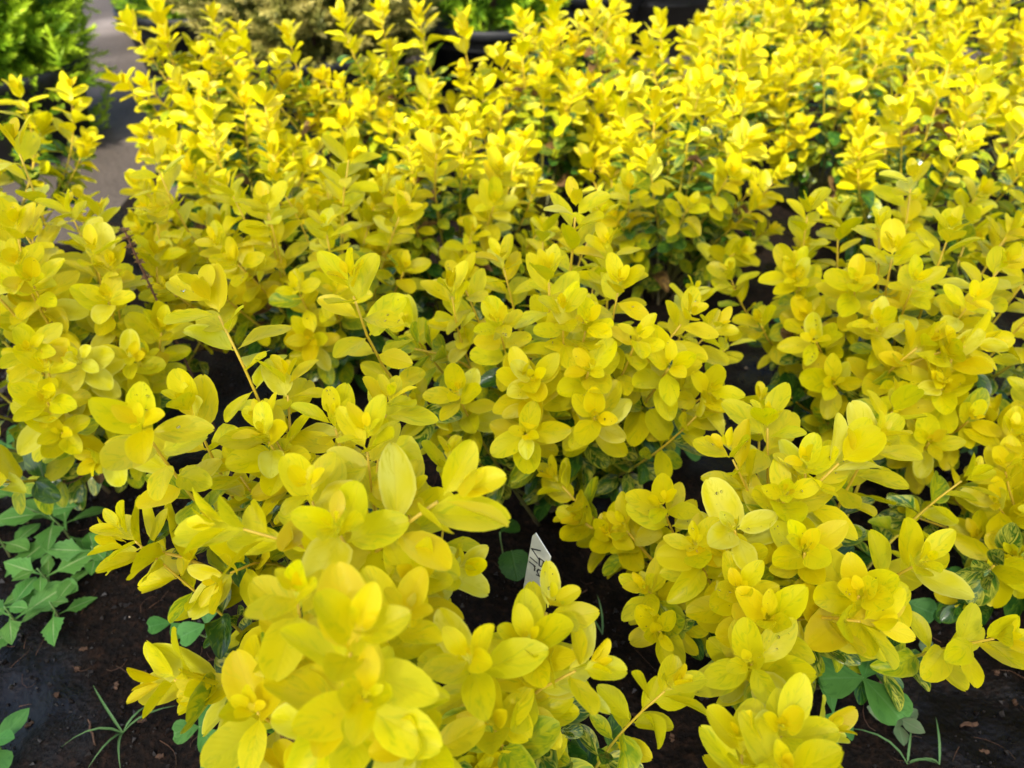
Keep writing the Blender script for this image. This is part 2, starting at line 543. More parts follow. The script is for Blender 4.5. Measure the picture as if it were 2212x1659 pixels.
# ------------------------------------------------------------------ boxwood leaves
BOX_PROF = [(0.0, 0.07), (0.06, 0.09), (0.13, 0.42), (0.25, 0.78), (0.40, 0.97), (0.56, 1.0), (0.71, 0.91), (0.84, 0.72), (0.935, 0.48), (0.983, 0.25), (1.0, 0.09)]
NARROW = [(0.0, 0.07), (0.06, 0.09), (0.15, 0.40), (0.28, 0.72), (0.45, 0.96), (0.60, 1.0), (0.75, 0.87), (0.87, 0.63), (0.95, 0.38), (0.986, 0.20), (1.0, 0.07)]
ROUND = [(0.0, 0.07), (0.05, 0.10), (0.11, 0.52), (0.22, 0.86), (0.38, 1.0), (0.55, 1.0), (0.71, 0.94), (0.85, 0.77), (0.94, 0.53), (0.984, 0.29), (1.0, 0.11)]
SHAPES = []
for (pr, W, cup, bend, wav, skew, tw) in [
        (BOX_PROF, 0.27, 0.34, 0.06, 0.05, 0.02, 0.05), (BOX_PROF, 0.29, 0.24, 0.16, 0.07, -0.04, -0.15),
        (ROUND, 0.315, 0.30, 0.02, 0.05, 0.03, 0.1), (ROUND, 0.30, 0.46, 0.10, 0.04, -0.02, 0.0),
        (NARROW, 0.24, 0.38, 0.10, 0.05, 0.05, 0.2), (NARROW, 0.255, 0.20, 0.24, 0.10, -0.05, -0.2)]:
    SHAPES.append(leaf_geo(pr, 1.0, W, cup, bend, wav, seed=len(SHAPES), skew=skew, twist=tw, notch=0.03))
CURLED = leaf_geo(BOX_PROF, 1.0, 0.28, 0.95, 0.45, 0.25, seed=44, twist=0.6, notch=0.04)
SHAPES.append(CURLED)
LEAF_MESH = {}
LIGHT = nrm(np.array([sd.x, sd.y, sd.z * 0.8]))


def leaf_mesh(si, mi):
    if (si, mi) not in LEAF_MESH:
        mb = MB(); mb.add(*SHAPES[si][:2], uv=SHAPES[si][2])
        LEAF_MESH[(si, mi)] = mb.mesh('leaf', LEAF_MATS[mi])
    return LEAF_MESH[(si, mi)]


# water drop, unit size
dv, df = [], []
NS = 7
for j, (r, z) in enumerate([(1.0, 0.0), (0.93, 0.28), (0.66, 0.52), (0.25, 0.64)]):
    for k in range(NS):
        dv.append((r * math.cos(k * 2 * math.pi / NS), r * math.sin(k * 2 * math.pi / NS), z))
for j in range(3):
    for k in range(NS):
        df.append((j * NS + k, j * NS + (k + 1) % NS, (j + 1) * NS + (k + 1) % NS, (j + 1) * NS + k))
df.append(tuple(3 * NS + k for k in range(NS))); df.append(tuple(range(NS))[::-1])
DROP = (np.array(dv), df)


def boxwood(label, base, height, radius, n_random, heroes=(), size=0.023, group=None, drops=0, seed=0, dense=1.0, limit=300, inner_nodes=7, green=0.0, skirt=0.78):
    """heroes: (px, py[, options]) = a shoot tip seen at that pixel; its depth comes from this shrub's dome"""
    R = random.Random(seed)
    bx, by = base
    bz = soil_z(bx, by)
    base3 = np.array([bx, by, bz])
    root = empty('boxwood_shrub', base3)
    tag(root, label, 'shrub', group)
    cen = base3 + np.array([0, 0, height * 0.42])
    rad = np.array([radius, radius, height * 0.58])
    shoots = []
    for h in heroes:
        px, py = h[0], h[1]
        opt = h[2] if len(h) > 2 else {}
        d = ray(px, py)
        if 'z' in opt:
            tip = at_z(px, py, opt['z'])
        else:
            o_ = (CAMP - cen) / rad; dd = d / rad
            A_, B_, C_ = dd @ dd, 2 * o_ @ dd, o_ @ o_ - 1
            disc = B_ * B_ - 4 * A_ * C_
            s_ = (-B_ - math.sqrt(disc)) / (2 * A_) if disc > 0 else -B_ / (2 * A_)
            tip = CAMP + d * s_
        shoots.append((tip, opt))
    for i in range(n_random):
        q = i * 2.39996 + R.uniform(-0.4, 0.4)
        c = 1 - (i + 0.5) / n_random * skirt + R.uniform(-0.08, 0.08)
        c = max(0.02, min(0.99, c)); s_ = math.sqrt(1 - c * c)
        k = R.uniform(0.78, 1.04) * (1.12 if R.random() < 0.12 else 1.0)
        shoots.append((cen + rad * np.array([s_ * math.cos(q), s_ * math.sin(q), c]) * k, {}))
    leaves = []          # (score, stem index, matrix, shape, mat)
    stems = []
    for si, (tip, opt) in enumerate(shoots):
        out = nrm((tip - cen) / rad ** 1.0 * np.array([1, 1, 1.0]))
        T = out * 0.55 + np.array([0, 0, 0.75]) + np.array([R.gauss(0, 0.16), R.gauss(0, 0.16), 0])
        if 'dir' in opt: T = np.array(opt['dir'], float)
        if 'cam' in opt: T = nrm(T) * (1 - opt['cam']) + nrm(CAMP - tip) * opt['cam']
        T = nrm(T)
        sz = size * opt.get('size', 1.0) * R.uniform(0.88, 1.12)
        b0 = base3 + np.array([R.gauss(0, 0.012), R.gauss(0, 0.012), -0.004])
        Lb = np.linalg.norm(tip - b0)
        P1 = b0 + np.array([0, 0, 0.30 * Lb]) + (tip - b0) * np.array([0.35, 0.35, 0])
        P2 = tip - T * 0.42 * Lb
        P2[2] = max(P2[2], bz + 0.02)
        curve = bez(b0, P1, P2, tip, 26)
        r0 = 0.00112 * (sz / 0.023)
        rr = [r0 * (1.5 - 1.05 * j / 25) for j in range(26)]
        stems.append((curve[::2] if len(curve[::2]) else curve, rr[::2], tip))
        seg = np.linalg.norm(np.diff(curve, axis=0), axis=1)
        cum = np.concatenate([[0], np.cumsum(seg)])
        tot = cum[-1]
        az = R.uniform(0, math.pi)
        lax = opt.get('lax', R.uniform(0.85, 1.1)) * 0.88 * dense       # node spacing factor
        s_ = 0.001
        nodes = opt.get('nodes', 8) + inner_nodes
        tone = opt.get('tone', None)
        for k in range(nodes):
            pos = tot - s_
            if pos < tot * 0.12: break
            f = np.interp(pos, cum, np.arange(26))
            i0 = min(24, int(f)); fr = f - i0
            P = curve[i0] * (1 - fr) + curve[i0 + 1] * fr
            Tn = nrm(curve[min(25, i0 + 1)] - curve[max(0, i0 - 1)])
            a1 = nrm(np.cross(Tn, [0.21, 0.33, 0.92])); a2 = np.cross(Tn, a1)
            sk = [0.30, 0.55, 0.80, 0.96, 1.0, 1.0, 0.98, 0.95][min(k, 7)]
            ang = [12, 26, 38, 46, 52, 57, 62, 66][min(k, 7)] * opt.get('open', 1.0) * (0.6 + 0.4 * dense)
            for side in (0, 1):
                if k > 3 and R.random() < 0.05: continue
                q = az + side * math.pi + R.gauss(0, 0.26)
                Rr = math.cos(q) * a1 + math.sin(q) * a2
                a = math.radians(min(104, max(4, ang + R.gauss(0, 13))))
                D = math.cos(a) * Tn + math.sin(a) * Rr
                Nn = math.sin(a) * Tn - math.cos(a) * Rr
                # blades turn a little towards the light
                Nn = nrm(Nn) + LIGHT * 0.2 + np.array([R.gauss(0, 0.22), R.gauss(0, 0.22), R.gauss(0, 0.1)])
                D = nrm(D + np.array([0, 0, -0.04 * k * R.random()]))
                s_leaf = sz * sk * R.uniform(0.8, 1.16)
                depth = s_ / tot
                rel = (P[2] - bz) / height
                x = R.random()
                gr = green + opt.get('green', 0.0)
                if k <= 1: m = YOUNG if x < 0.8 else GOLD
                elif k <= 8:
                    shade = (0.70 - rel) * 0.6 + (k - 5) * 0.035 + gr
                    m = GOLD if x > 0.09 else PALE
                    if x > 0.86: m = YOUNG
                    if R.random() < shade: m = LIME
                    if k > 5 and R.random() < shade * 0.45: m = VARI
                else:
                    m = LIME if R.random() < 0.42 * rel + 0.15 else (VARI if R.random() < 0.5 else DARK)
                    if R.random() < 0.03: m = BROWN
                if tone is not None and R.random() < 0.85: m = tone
                shp = R.randrange(6)
                if k > 4 and R.random() < 0.07 or m == BROWN: shp = 6
                M = frame(P + Rr * r0, D, Nn, s_leaf)
                dist = np.linalg.norm(P - CAMP)
                outw = np.linalg.norm((P - cen) / rad)
                score = outw * 0.5 - dist * 2.0 + (P[2] - bz) * 2.5 - 0.05 * k
                leaves.append((score, si, M, shp, m, s_leaf, k))
            az += math.pi / 2 + R.gauss(0, 0.12)
            s_ += lax * sz * [0.10, 0.20, 0.34, 0.46, 0.52, 0.55, 0.56, 0.56, 0.56][min(k, 8)]
    order = sorted(range(len(leaves)), key=lambda i: -leaves[i][0])
    single = set(order[:limit])
    stem_obj = []
    for curve, rr, tip in stems:
        mb = MB()
        V, F, UV = tube_geo([c - base3 for c in curve], rr, 6)
        mb.add(V, F, UV)
        stem_obj.append(mb.build('stem', M_STEM, root))
    inner = MB()
    dr = MB()
    nd = 0
    for i, (sc, si, M, shp, m, sl, k) in enumerate(leaves):
        Ml = M.copy(); Ml[:3, 3] -= base3
        if i in single:
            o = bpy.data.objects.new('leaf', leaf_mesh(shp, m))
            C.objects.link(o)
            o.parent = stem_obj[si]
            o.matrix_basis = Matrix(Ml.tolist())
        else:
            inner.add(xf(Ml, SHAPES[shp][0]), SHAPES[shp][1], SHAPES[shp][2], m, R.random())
        if drops and k >= 1 and nd < drops and R.random() < 0.3 and i in single:
            for _ in range(R.choice([1, 1, 2, 4, 6])):
                u, tt = R.uniform(-0.6, 0.6), R.uniform(0.3, 0.9)
                V0 = SHAPES[shp][0]
                pr = [p_[0] for p_ in BOX_PROF]
                ri = min(range(len(pr)), key=lambda a_: abs(pr[a_] - tt))
                row = V0[ri * 5:ri * 5 + 5]
                lp = np.array([np.interp(u, (-1, -.5, 0, .5, 1), row[:, c_]) for c_ in range(3)])
                rd = R.choice([0.0003, 0.0004, 0.0005, 0.0007, 0.0011]) / sl
                dr.add(xf(Ml, DROP[0] * rd + lp), DROP[1])
                nd += 1
    if inner.n:
        tag(inner.build('inner_foliage', LEAF_MATS, root), kind='stuff')
    if dr.n:
        tag(dr.build('water_drops', M_WATER, root), kind='stuff')
    return root


# ------------------------------------------------------------------ the shrubs of the near rows
boxwood('tall golden boxwood with loose shoots between the toothed weeds and the white plant tag', (-0.085, 0.262), 0.33, 0.13, 6, [
    (300, 910, {'cam': 0.65, 'size': 1.2, 'z': 0.335}), (440, 620, {'z': 0.35, 'size': 1.1, 'lax': 0.95, 'dir': (-0.25, 0.1, 0.9)}),
    (565, 930, {'cam': 0.5, 'z': 0.30}), (715, 890, {'cam': 0.3, 'z': 0.30}), (845, 850, {'z': 0.30, 'dir': (0.3, 0.1, 0.9)}),
    (660, 1040, {'cam': 0.3, 'z': 0.325}), (1010, 1050, {'z': 0.335, 'dir': (0.75, 0.0, 0.5), 'size': 1.12, 'lax': 1.3}),
    (880, 1060, {'z': 0.30, 'cam': 0.3}), (640, 1270, {'z': 0.33, 'cam': 0.35}), (775, 1350, {'z': 0.345, 'cam': 0.25, 'size': 1.05, 'dir': (0.3, 0.2, 0.9)}), (720, 1130, {'z': 0.33, 'cam': 0.2}), (880, 1320, {'z': 0.30, 'cam': 0.25, 'dir': (0.5, 0.1, 0.8)}), (660, 1390, {'z': 0.29, 'cam': 0.3, 'dir': (-0.4, 0, 0.8)}),
    (790, 1500, {'z': 0.325, 'cam': 0.3, 'size': 1.05}), (450, 1130, {'z': 0.31, 'dir': (-0.8, -0.1, 0.3)}), (250, 1175, {'z': 0.235, 'dir': (-0.9, -0.15, 0.35), 'lax': 1.15, 'size': 1.4}),
    (330, 1470, {'z': 0.19, 'dir': (-0.9, -0.2, 0.3), 'lax': 0.95, 'size': 1.4}), (440, 1480, {'z': 0.19, 'dir': (-0.7, -0.3, 0.5), 'size': 1.2}), (500, 1000, {'z': 0.26, 'cam': 0.3}), (400, 860, {'z': 0.30, 'cam': 0.3}),
    (620, 800, {'z': 0.30}), (900, 1240, {'z': 0.30, 'cam': 0.35}), (470, 1260, {'z': 0.22, 'dir': (-0.2, -0.8, 0.3)}), (1010, 1225, {'z': 0.27, 'dir': (0.8, -0.2, 0.5)}),
    (640, 1440, {'z': 0.25, 'cam': 0.3})],
    size=0.027, drops=24, seed=1, limit=300)
boxwood('golden boxwood with open rosettes overhanging the large clover leaves', (0.215, 0.34), 0.265, 0.15, 10, [
    (1195, 1025, {'dir': (-0.5, 0.1, 0.8)}), (1250, 1120, {'dir': (-0.5, -0.2, 0.7)}), (1310, 1150, {'cam': .4}), (1430, 1080, {'cam': 0.4}),
    (1585, 1135, {'cam': 0.6, 'tone': PALE}), (1700, 1060, {'cam': 0.5}), (1565, 960, {'dir': (-0.5, 0.2, 0.8), 'open': 0.8, 'lax': 1.3}),
    (1850, 970, {'dir': (0.6, 0.1, 0.7), 'open': 0.8}), (1740, 1180, {'cam': 0.5}), (1860, 1280, {'cam': 0.75, 'size': 1.1}), (1390, 1265, {'cam': 0.5, 'size': 0.85}),
    (1420, 1370, {'cam': 0.5, 'size': 0.85, 'dir': (-0.3, -0.6, 0.5)}), (1600, 1270, {'cam': 0.4, 'size': 0.85}), (1620, 1430, {'cam': 0.65, 'size': 1.15, 'z': 0.2}),
    (1900, 1350, {'dir': (0.4, -0.5, 0.5)}), (1740, 990, {'cam': 0.3}), (1800, 1400, {'tone': VARI, 'z': 0.13, 'dir': (0.3, -0.6, 0.3)}), (1480, 1200, {'tone': VARI, 'z': 0.12, 'dir': (-0.3, -0.6, 0.4)}), (1500, 1170, {'cam': 0.4}), (1660, 1330, {'cam': 0.3, 'green': 0.1})],
    size=0.030, drops=140, seed=2)
boxwood('golden boxwood with upright leafy shoots behind the white plant tag', (0.045, 0.53), 0.325, 0.165, 14, [
    (1245, 430, {'dir': (0.0, -0.1, 1), 'size': 1.1, 'lax': 1.3}), (1185, 575, {'dir': (-.05, -0.2, 1), 'size': 1.12, 'lax': 1.25}),
    (975, 610, {'dir': (0.05, -0.25, 1), 'size': 1.1, 'lax': 1.2}), (752, 590, {'dir': (0.0, -0.15, 1), 'size': 1.2, 'lax': 1.15, 'z': 0.33}),
    (1075, 690, {'cam': 0.3}), (1270, 690, {'cam': 0.2}), (1340, 600, {'cam': 0.2}), (985, 840, {'cam': 0.6}), (1150, 815, {'cam': 0.6}), (1275, 790, {'cam': 0.5}),
    (1135, 935, {'cam': 0.8, 'size': 1.05}), (1285, 900, {'cam': 0.8, 'size': 1.05}), (1450, 785, {'cam': 0.6, 'size': 1.05}), (1495, 670, {'dir': (0.4, -0.1, 0.9)}),
    (1380, 720, {'cam': 0.5}), (1540, 840, {'cam': 0.4}), (1330, 960, {'tone': VARI, 'z': 0.14, 'dir': (0.1, -0.7, 0.3)}), (1140, 1010, {'tone': VARI, 'z': 0.12, 'dir': (0, -0.7, 0.2)}), (1420, 900, {'tone': DARK, 'z': 0.14}), (860, 750, {'dir': (-0.8, -0.2, 0.2), 'tone': LIME}), (935, 920, {'dir': (-0.2, -0.4, 0.6), 'tone': LIME, 'z': 0.13, 'size': 0.9}),
    (870, 690, {'cam': 0.2})],
    size=0.0295, drops=120, seed=3)
boxwood('wide golden boxwood with withered brown leaves in its heart', (0.41, 0.60), 0.30, 0.18, 16, [
    (1575, 580, {'dir': (-0.3, -0.1, 0.9)}), (1720, 600, {'cam': 0.6}), (1900, 480, {}), (1800, 825, {'cam': 0.7, 'size': 1.05}), (2040, 830, {'cam': 0.4, 'size': 1.1}),
    (1890, 690, {'cam': 0.3}), (2010, 730, {'dir': (0.4, -0.2, 0.8)}), (2110, 640, {'cam': 0.3}), (1640, 690, {'cam': 0.4}), (1980, 600, {'cam': 0.2}),
    (1750, 440, {'dir': (0, 0, 1), 'size': 1.1}), (2060, 480, {}), (2010, 950, {'cam': 0.5}), (1760, 730, {'cam': 0.4, 'green': 0.1}), (1930, 880, {'cam': 0.4}), (2180, 560, {}),
    (2140, 740, {'dir': (0.8, -0.2, 0.3)}), (1715, 715, {'tone': BROWN, 'z': 0.17, 'size': 0.55, 'nodes': -2}), (1730, 760, {'tone': VARI, 'z': 0.15}), (1900, 860, {'tone': BROWN, 'z': 0.17, 'size': 0.55, 'nodes': -2}), (1700, 850, {'tone': DARK, 'z': 0.11}), (1780, 910, {'tone': LIME, 'z': 0.1}), (1850, 600, {'cam': 0.2})],
    size=0.031, drops=80, seed=4)
boxwood('golden boxwood with glossy dark green lower leaves by bare brown soil', (0.515, 0.385), 0.28, 0.15, 13, [
    (2050, 1060, {'cam': 0.5}), (2150, 1080, {'cam': 0.5, 'size': 1.1}), (2195, 920, {'dir': (-0.1, -0.1, 1)}), (2140, 890, {}), (2110, 1160, {'cam': 0.4, 'size': 0.9}),
    (2190, 1200, {'cam': 0.4}), (2170, 1000, {'cam': 0.3}), (2075, 1310, {'tone': DARK, 'z': 0.07, 'size': 1.15, 'dir': (-0.5, -0.6, 0.25)}), (2130, 1240, {'tone': VARI, 'z': 0.13, 'dir': (-0.5, -0.5, 0.25), 'size': 1.1}), (1960, 1110, {'tone': VARI, 'z': 0.10, 'dir': (-0.7, -0.1, 0.4)})], size=0.030, drops=20, seed=5)
boxwood('golden boxwood with a dry brown seed stalk rising through its leaves', (-0.42, 0.56), 0.31, 0.17, 18, [
    (25, 290, {'dir': (0.0, 0.0, 1), 'size': 1.1, 'lax': 1.2}), (30, 470, {'cam': 0.3}), (140, 440, {'dir': (-0.1, -0.1, 1)}), (65, 600, {'cam': 0.5}), (230, 640, {'cam': 0.5}),
    (60, 750, {'cam': 0.5}), (170, 770, {'cam': 0.5, 'tone': PALE}), (280, 765, {'cam': 0.6}), (130, 930, {'cam': 0.5}), (200, 990, {'dir': (-0.3, -0.6, 0.3)}), (330, 440, {'dir': (0.1, -0.1, 1), 'lax': 1.2}),
    (200, 530, {'cam': 0.2}), (100, 860, {'cam': 0.4}), (350, 700, {'cam': 0.3}), (30, 560, {})],
    size=0.030, drops=40, seed=6)
boxwood('golden boxwood with slender shoots beside the dry seed stalk', (-0.21, 0.70), 0.31, 0.14, 16, [
    (330, 330, {'dir': (0, 0, 1), 'lax': 1.2}), (440, 470, {'dir': (0.0, -0.1, 1), 'lax': 1.1, 'z': .22}), (572, 430, {'dir': (0, -0.1, 1), 'size': 1.1, 'lax': 1.05}), (640, 620, {'cam': 0.2}),
    (500, 560, {'cam': 0.3}), (700, 480, {}), (380, 600, {'cam': .3}), (460, 620, {'cam': 0.3})],
    size=0.030, drops=20, seed=7)
boxwood('low golden boxwood standing on bare soil beside the two grass seedlings', (0.135, 0.075), 0.25, 0.10, 0, [
    (1600, 1585, {'cam': 0.3, 'z': 0.235}), (1690, 1570, {'cam': 0.5, 'z': 0.24, 'size': 1.1}), (1800, 1570, {'z': 0.2, 'dir': (0.8, 0.1, 0.4)}), (1700, 1660, {'z': 0.25, 'cam': 0.4})],
    size=0.028, seed=8, limit=200)
boxwood('small golden boxwood right beside the white plant tag and in front of it', (0.025, 0.205), 0.29, 0.09, 1, [
    (1200, 1295, {'z': 0.27, 'dir': (0.3, -0.1, 0.9), 'size': 1.1, 'lax': 1.15}), (1140, 1380, {'z': 0.27, 'cam': 0.3}), (1290, 1430, {'z': 0.25, 'dir': (0.7, 0.0, 0.5), 'size': 1.15}),
    (1010, 1420, {'z': 0.29, 'cam': 0.4}), (1060, 1560, {'z': 0.24, 'cam': 0.4, 'green': 0.25}), (640, 1650, {'z': 0.24, 'dir': (-0.2, 0.5, 0.6)}), (1220, 1580, {'z': 0.16, 'dir': (0.7, -0.3, 0.2), 'tone': VARI}), (880, 1600, {'z': 0.29, 'cam': 0.3})],
    size=0.0265, seed=9, limit=220, drops=10)

# ------------------------------------------------------------------ the rows behind
BACK = 'golden boxwoods in the sunlit back rows'
back = [(-0.73, 0.84), (-0.36, 0.93), (-0.05, 0.86), (0.22, 0.90), (0.56, 0.93), (0.83, 0.80), (0.80, 0.50),
        (-0.44, 1.17), (-0.20, 1.19), (0.02, 1.16), (0.27, 1.18), (0.55, 1.22), (0.86, 1.14), (1.14, 1.10),
        (0.14, 1.43), (0.42, 1.46), (0.70, 1.45), (1.00, 1.42), (1.28, 1.40), (0.52, 1.72), (0.80, 1.72), (1.10, 1.70), (1.40, 1.72), (0.70, 2.0), (1.05, 2.0)]
HEROB = {
    0: [(35, 190, {'dir': (-0.1, 0, 1)}), (150, 185, {'dir': (0.15, 0, 1)}), (90, 270, {}), (190, 300, {'cam': 0.2})],
    7: [(340, 10, {'dir': (0.05, 0, 1), 'size': 1.1}), (270, 40, {'dir': (-0.4, 0, 0.9)}), (245, 165, {'dir': (-0.6, -0.1, 0.6)})],
    8: [(515, 60, {'dir': (-0.2, 0, 1)}), (622, 65, {'dir': (0, 0, 1)}), (690, 160, {})],
    9: [(820, 15, {'dir': (0, 0, 1)}), (735, 30, {'dir': (-.1, 0, 1)}), (905, 20, {'dir': (0, 0, 1)}), (1000, 40, {'dir': (0, 0, 1)})],
    10: [(1125, 30, {'dir': (-.1, 0, 1)}), (1200, 20, {'dir': (0, 0, 1), 'lax': 1.3}), (1285, 20, {'dir': (0, 0, 1)})],
}
for i, (x, y) in enumerate(back):
    far = y > 1.35
    lab = 'golden boxwood shrub in the densely planted sunlit rows behind'
    if i == 7: lab = 'golden boxwood at the row end next to the sandy path and black pots'
    if i == 1: lab = 'golden boxwood directly behind the dry brown seed stalk'
    if i == 8: lab = 'golden boxwood directly in front of the olive yellow potted conifer'
    if i == 9: lab = 'golden boxwood with shoots rising before the bright green potted conifer'
    if i == 10: lab = 'golden boxwood with shoots rising before the deep green potted conifer'
    if i == 0: lab = 'golden boxwood in front of the lime green potted conifer'
    boxwood(lab, (x + random.uniform(-.02, .02), y + random.uniform(-.02, .02)), random.uniform(0.285, 0.33), random.uniform(0.13, 0.165), (30 if i in (7, 8, 9, 10) else 27) if not far else 23,
            HEROB.get(i, ()), size=0.030, group=BACK if i not in (0, 1, 7, 8, 9, 10) else None, seed=100 + i, dense=0.7, skirt=0.98, limit=300 if not far else 240, inner_nodes=7 if not far else 4)

# ------------------------------------------------------------------ plant tag
TAG_TOP = at_z(1156, 1150, 0.20)
TAG_ROT = Matrix.Rotation(math.radians(-38), 4, 'Z') @ Matrix.Rotation(math.radians(-4), 4, 'X') @ Matrix.Rotation(math.radians(4), 4, 'Y')
TAG_BASE = TAG_TOP - np.array(TAG_ROT @ Vector((-0.0064, 0, 0.205)))
tg = empty('plant_tag', TAG_BASE)
tg.rotation_euler = TAG_ROT.to_euler()
tag(tg, 'white plastic plant tag with black handwriting stuck in the soil', 'plant tag')
TW, TH, TT = 0.0078, 0.205, 0.0009
prof = [(-0.0025, 0.0), (0.0025, 0.0), (TW, 0.03), (TW, TH - 0.012), (-TW * 0.75, TH), (-TW, TH - 0.004), (-TW, 0.03)]
mb = MB()
V = [(x, -TT / 2, z) for x, z in prof] + [(x, TT / 2, z) for x, z in prof]
m_ = len(prof)
mb.add(V, [tuple(range(m_)), tuple(range(2 * m_ - 1, m_ - 1, -1))] + [(i, i + m_, (i + 1) % m_ + m_, (i + 1) % m_) for i in range(m_)])
mb.build('blade', M_TAG, tg, smooth=False)


def stroke(mb, pts, w=0.00055):
    for (x0, z0), (x1, z1) in zip(pts[:-1], pts[1:]):
        d = np.array([x1 - x0, z1 - z0]); L_ = np.linalg.norm(d)
        if L_ < 1e-7: continue
        n_ = np.array([-d[1], d[0]]) / L_ * w; e = d / L_ * w * 0.7
        a, b = np.array([x0, z0]) - e, np.array([x1, z1]) + e
        mb.add([(q[0], -TT / 2 - 0.0001, q[1]) for q in (a - n_, b - n_, b + n_, a + n_)], [(0, 1, 2, 3)])


# letters run down the tag: letter x -> down, letter y -> right
LET = {'B': [[(0, 0), (0.05, 1)], [(0, 1), (0.45, 0.95), (0.5, 0.72), (0.1, 0.52)], [(0.1, 0.52), (0.6, 0.42), (0.6, 0.1), (0, 0)]],
       'u': [[(0, 0.6), (0.05, 0.1), (0.3, 0.0), (0.5, 0.25), (0.55, 0.6)], [(0.55, 0.6), (0.6, 0.0)]],
       'V': [[(0, 1), (0.3, 0.0), (0.75, 1)]], 'I': [[(0.1, 0.9), (0.0, 0)]],
       'r': [[(0.05, 0.75), (0.0, 0)], [(0.02, 0.5), (0.2, 0.75), (0.45, 0.75)]]}


def write(word, x_right, z_top, h):
    zc = z_top
    mb = MB()
    for ch in word:
        for st in LET[ch]:
            stroke(mb, [(x_right - h + py_ * h, zc - px_ * h * 1.7) for px_, py_ in st])
        zc -= h * (1.7 * max(p_[0] for st in LET[ch] for p_ in st) + 0.55)
    return mb


write('Bu', TW * 0.86, TH - 0.019, 0.0064).build('handwriting', M_INK, tg, smooth=False)
write('VIr', -TW * 0.02, TH - 0.012, 0.0064).build('handwriting', M_INK, tg, smooth=False)

# ------------------------------------------------------------------ weeds
GOOSE = [(0.0, 0.05), (0.12, 0.06), (0.24, 0.10), (0.33, 0.38), (0.42, 0.72), (0.47, 0.98), (0.52, 0.80), (0.58, 0.86), (0.63, 0.66), (0.70, 0.70), (0.76, 0.50), (0.84, 0.44), (0.92, 0.22), (1.0, 0.03)]
SOFT = [(0.0, 0.06), (0.15, 0.07), (0.28, 0.16), (0.40, 0.6), (0.52, 0.92), (0.60, 0.86), (0.66, 1.0), (0.76, 0.86), (0.86, 0.66), (0.94, 0.36), (1.0, 0.04)]
OBCORD = [(0.0, 0.06), (0.10, 0.20), (0.30, 0.55), (0.50, 0.85), (0.68, 1.0), (0.84, 0.96), (0.94, 0.74), (1.0, 0.42)]
OVAL = [(0.0, 0.07), (0.12, 0.12), (0.22, 0.55), (0.38, 0.9), (0.55, 1.0), (0.72, 0.86), (0.88, 0.5), (1.0, 0.06)]
CREN = [(0.0, 0.35), (0.06, 0.7), (0.16, 0.84), (0.20, 0.94), (0.30, 0.92), (0.34, 1.02), (0.46, 0.95), (0.50, 1.03), (0.62, 0.90), (0.67, 0.94), (0.78, 0.72), (0.83, 0.74), (0.93, 0.42), (1.0, 0.12)]
GRASSP = [(0.0, 0.5), (0.2, 1.0), (0.4, 0.95), (0.6, 0.8), (0.8, 0.5), (1.0, 0.04)]


def mesh_of(geo, mat, name='leaf'):
    mb = MB(); mb.add(geo[0], geo[1], geo[2])
    return mb.mesh(name, mat)


WEED_M = [mesh_of(leaf_geo(GOOSE, 1, 0.27, 0.12, 0.10, 0.10, seed=s, twist=tw), M_WEED) for s, tw in ((1, 0.1), (2, -0.2))] + \
         [mesh_of(leaf_geo(SOFT, 1, 0.27, 0.16, 0.18, 0.08, seed=s, twist=tw), M_WEED) for s, tw in ((3, 0.2), (4, -0.1))]


def put(name, me, M, parent, base):
    o = bpy.data.objects.new(name, me)
    C.objects.link(o)
    Ml = M.copy(); Ml[:3, 3] -= base
    o.parent = parent
    o.matrix_basis = Matrix(Ml.tolist())
    return o


def weed(name, label, cat, px, py, meshes, n, size, tall, seed, stem_mat=M_GSTEM, spread=1.0, group=None, base=None, flat=0.5):
    R = random.Random(seed)
    P = at_z(px, py, 0.0) if base is None else np.array([*base, 0.0])
    P[2] = soil_z(P[0], P[1])
    root = empty(name, P)
    tag(root, label, cat, group)
    tip = P + np.array([R.gauss(0, 0.12), R.gauss(0, 0.12), 1]) * tall
    curve = bez(P - np.array([0, 0, 0.004]), P + (tip - P) * 0.4 + np.array([R.gauss(0, .2) * tall, 0, 0]), P + (tip - P) * 0.7, tip, 8)
    mb = MB(); mb.add(*[tube_geo(curve, np.linspace(0.0013, 0.0006, 8), 6)[i] for i in (0, 1, 2)])
    st = mb.build('stem', stem_mat, root)
    st.location = (0, 0, 0)
    st.data.transform(Matrix.Translation([-float(v) for v in P]))
    az = R.uniform(0, 6)
    for k in range(n):
        f = 0.15 + 0.85 * (k + 0.5) / n
        Q = np.array([np.interp(f, np.linspace(0, 1, 8), curve[:, c]) for c in range(3)])
        a = az + k * 2.4 + R.gauss(0, 0.25)
        el = math.radians(R.uniform(5, 28) + 45 * max(0, f - 0.75))
        D = np.array([math.cos(a) * math.cos(el) * spread, math.sin(a) * math.cos(el) * spread, math.sin(el) * (1 - flat) + 0.1])
        N = np.array([R.gauss(0, 0.25), R.gauss(0, 0.25) - 0.15, 1.0])
        s = size * R.uniform(0.75, 1.15) * (1.0 if f < 0.75 else 0.6)
        put('leaf', R.choice(meshes), frame(Q, D, N, s), root, P)
    return root


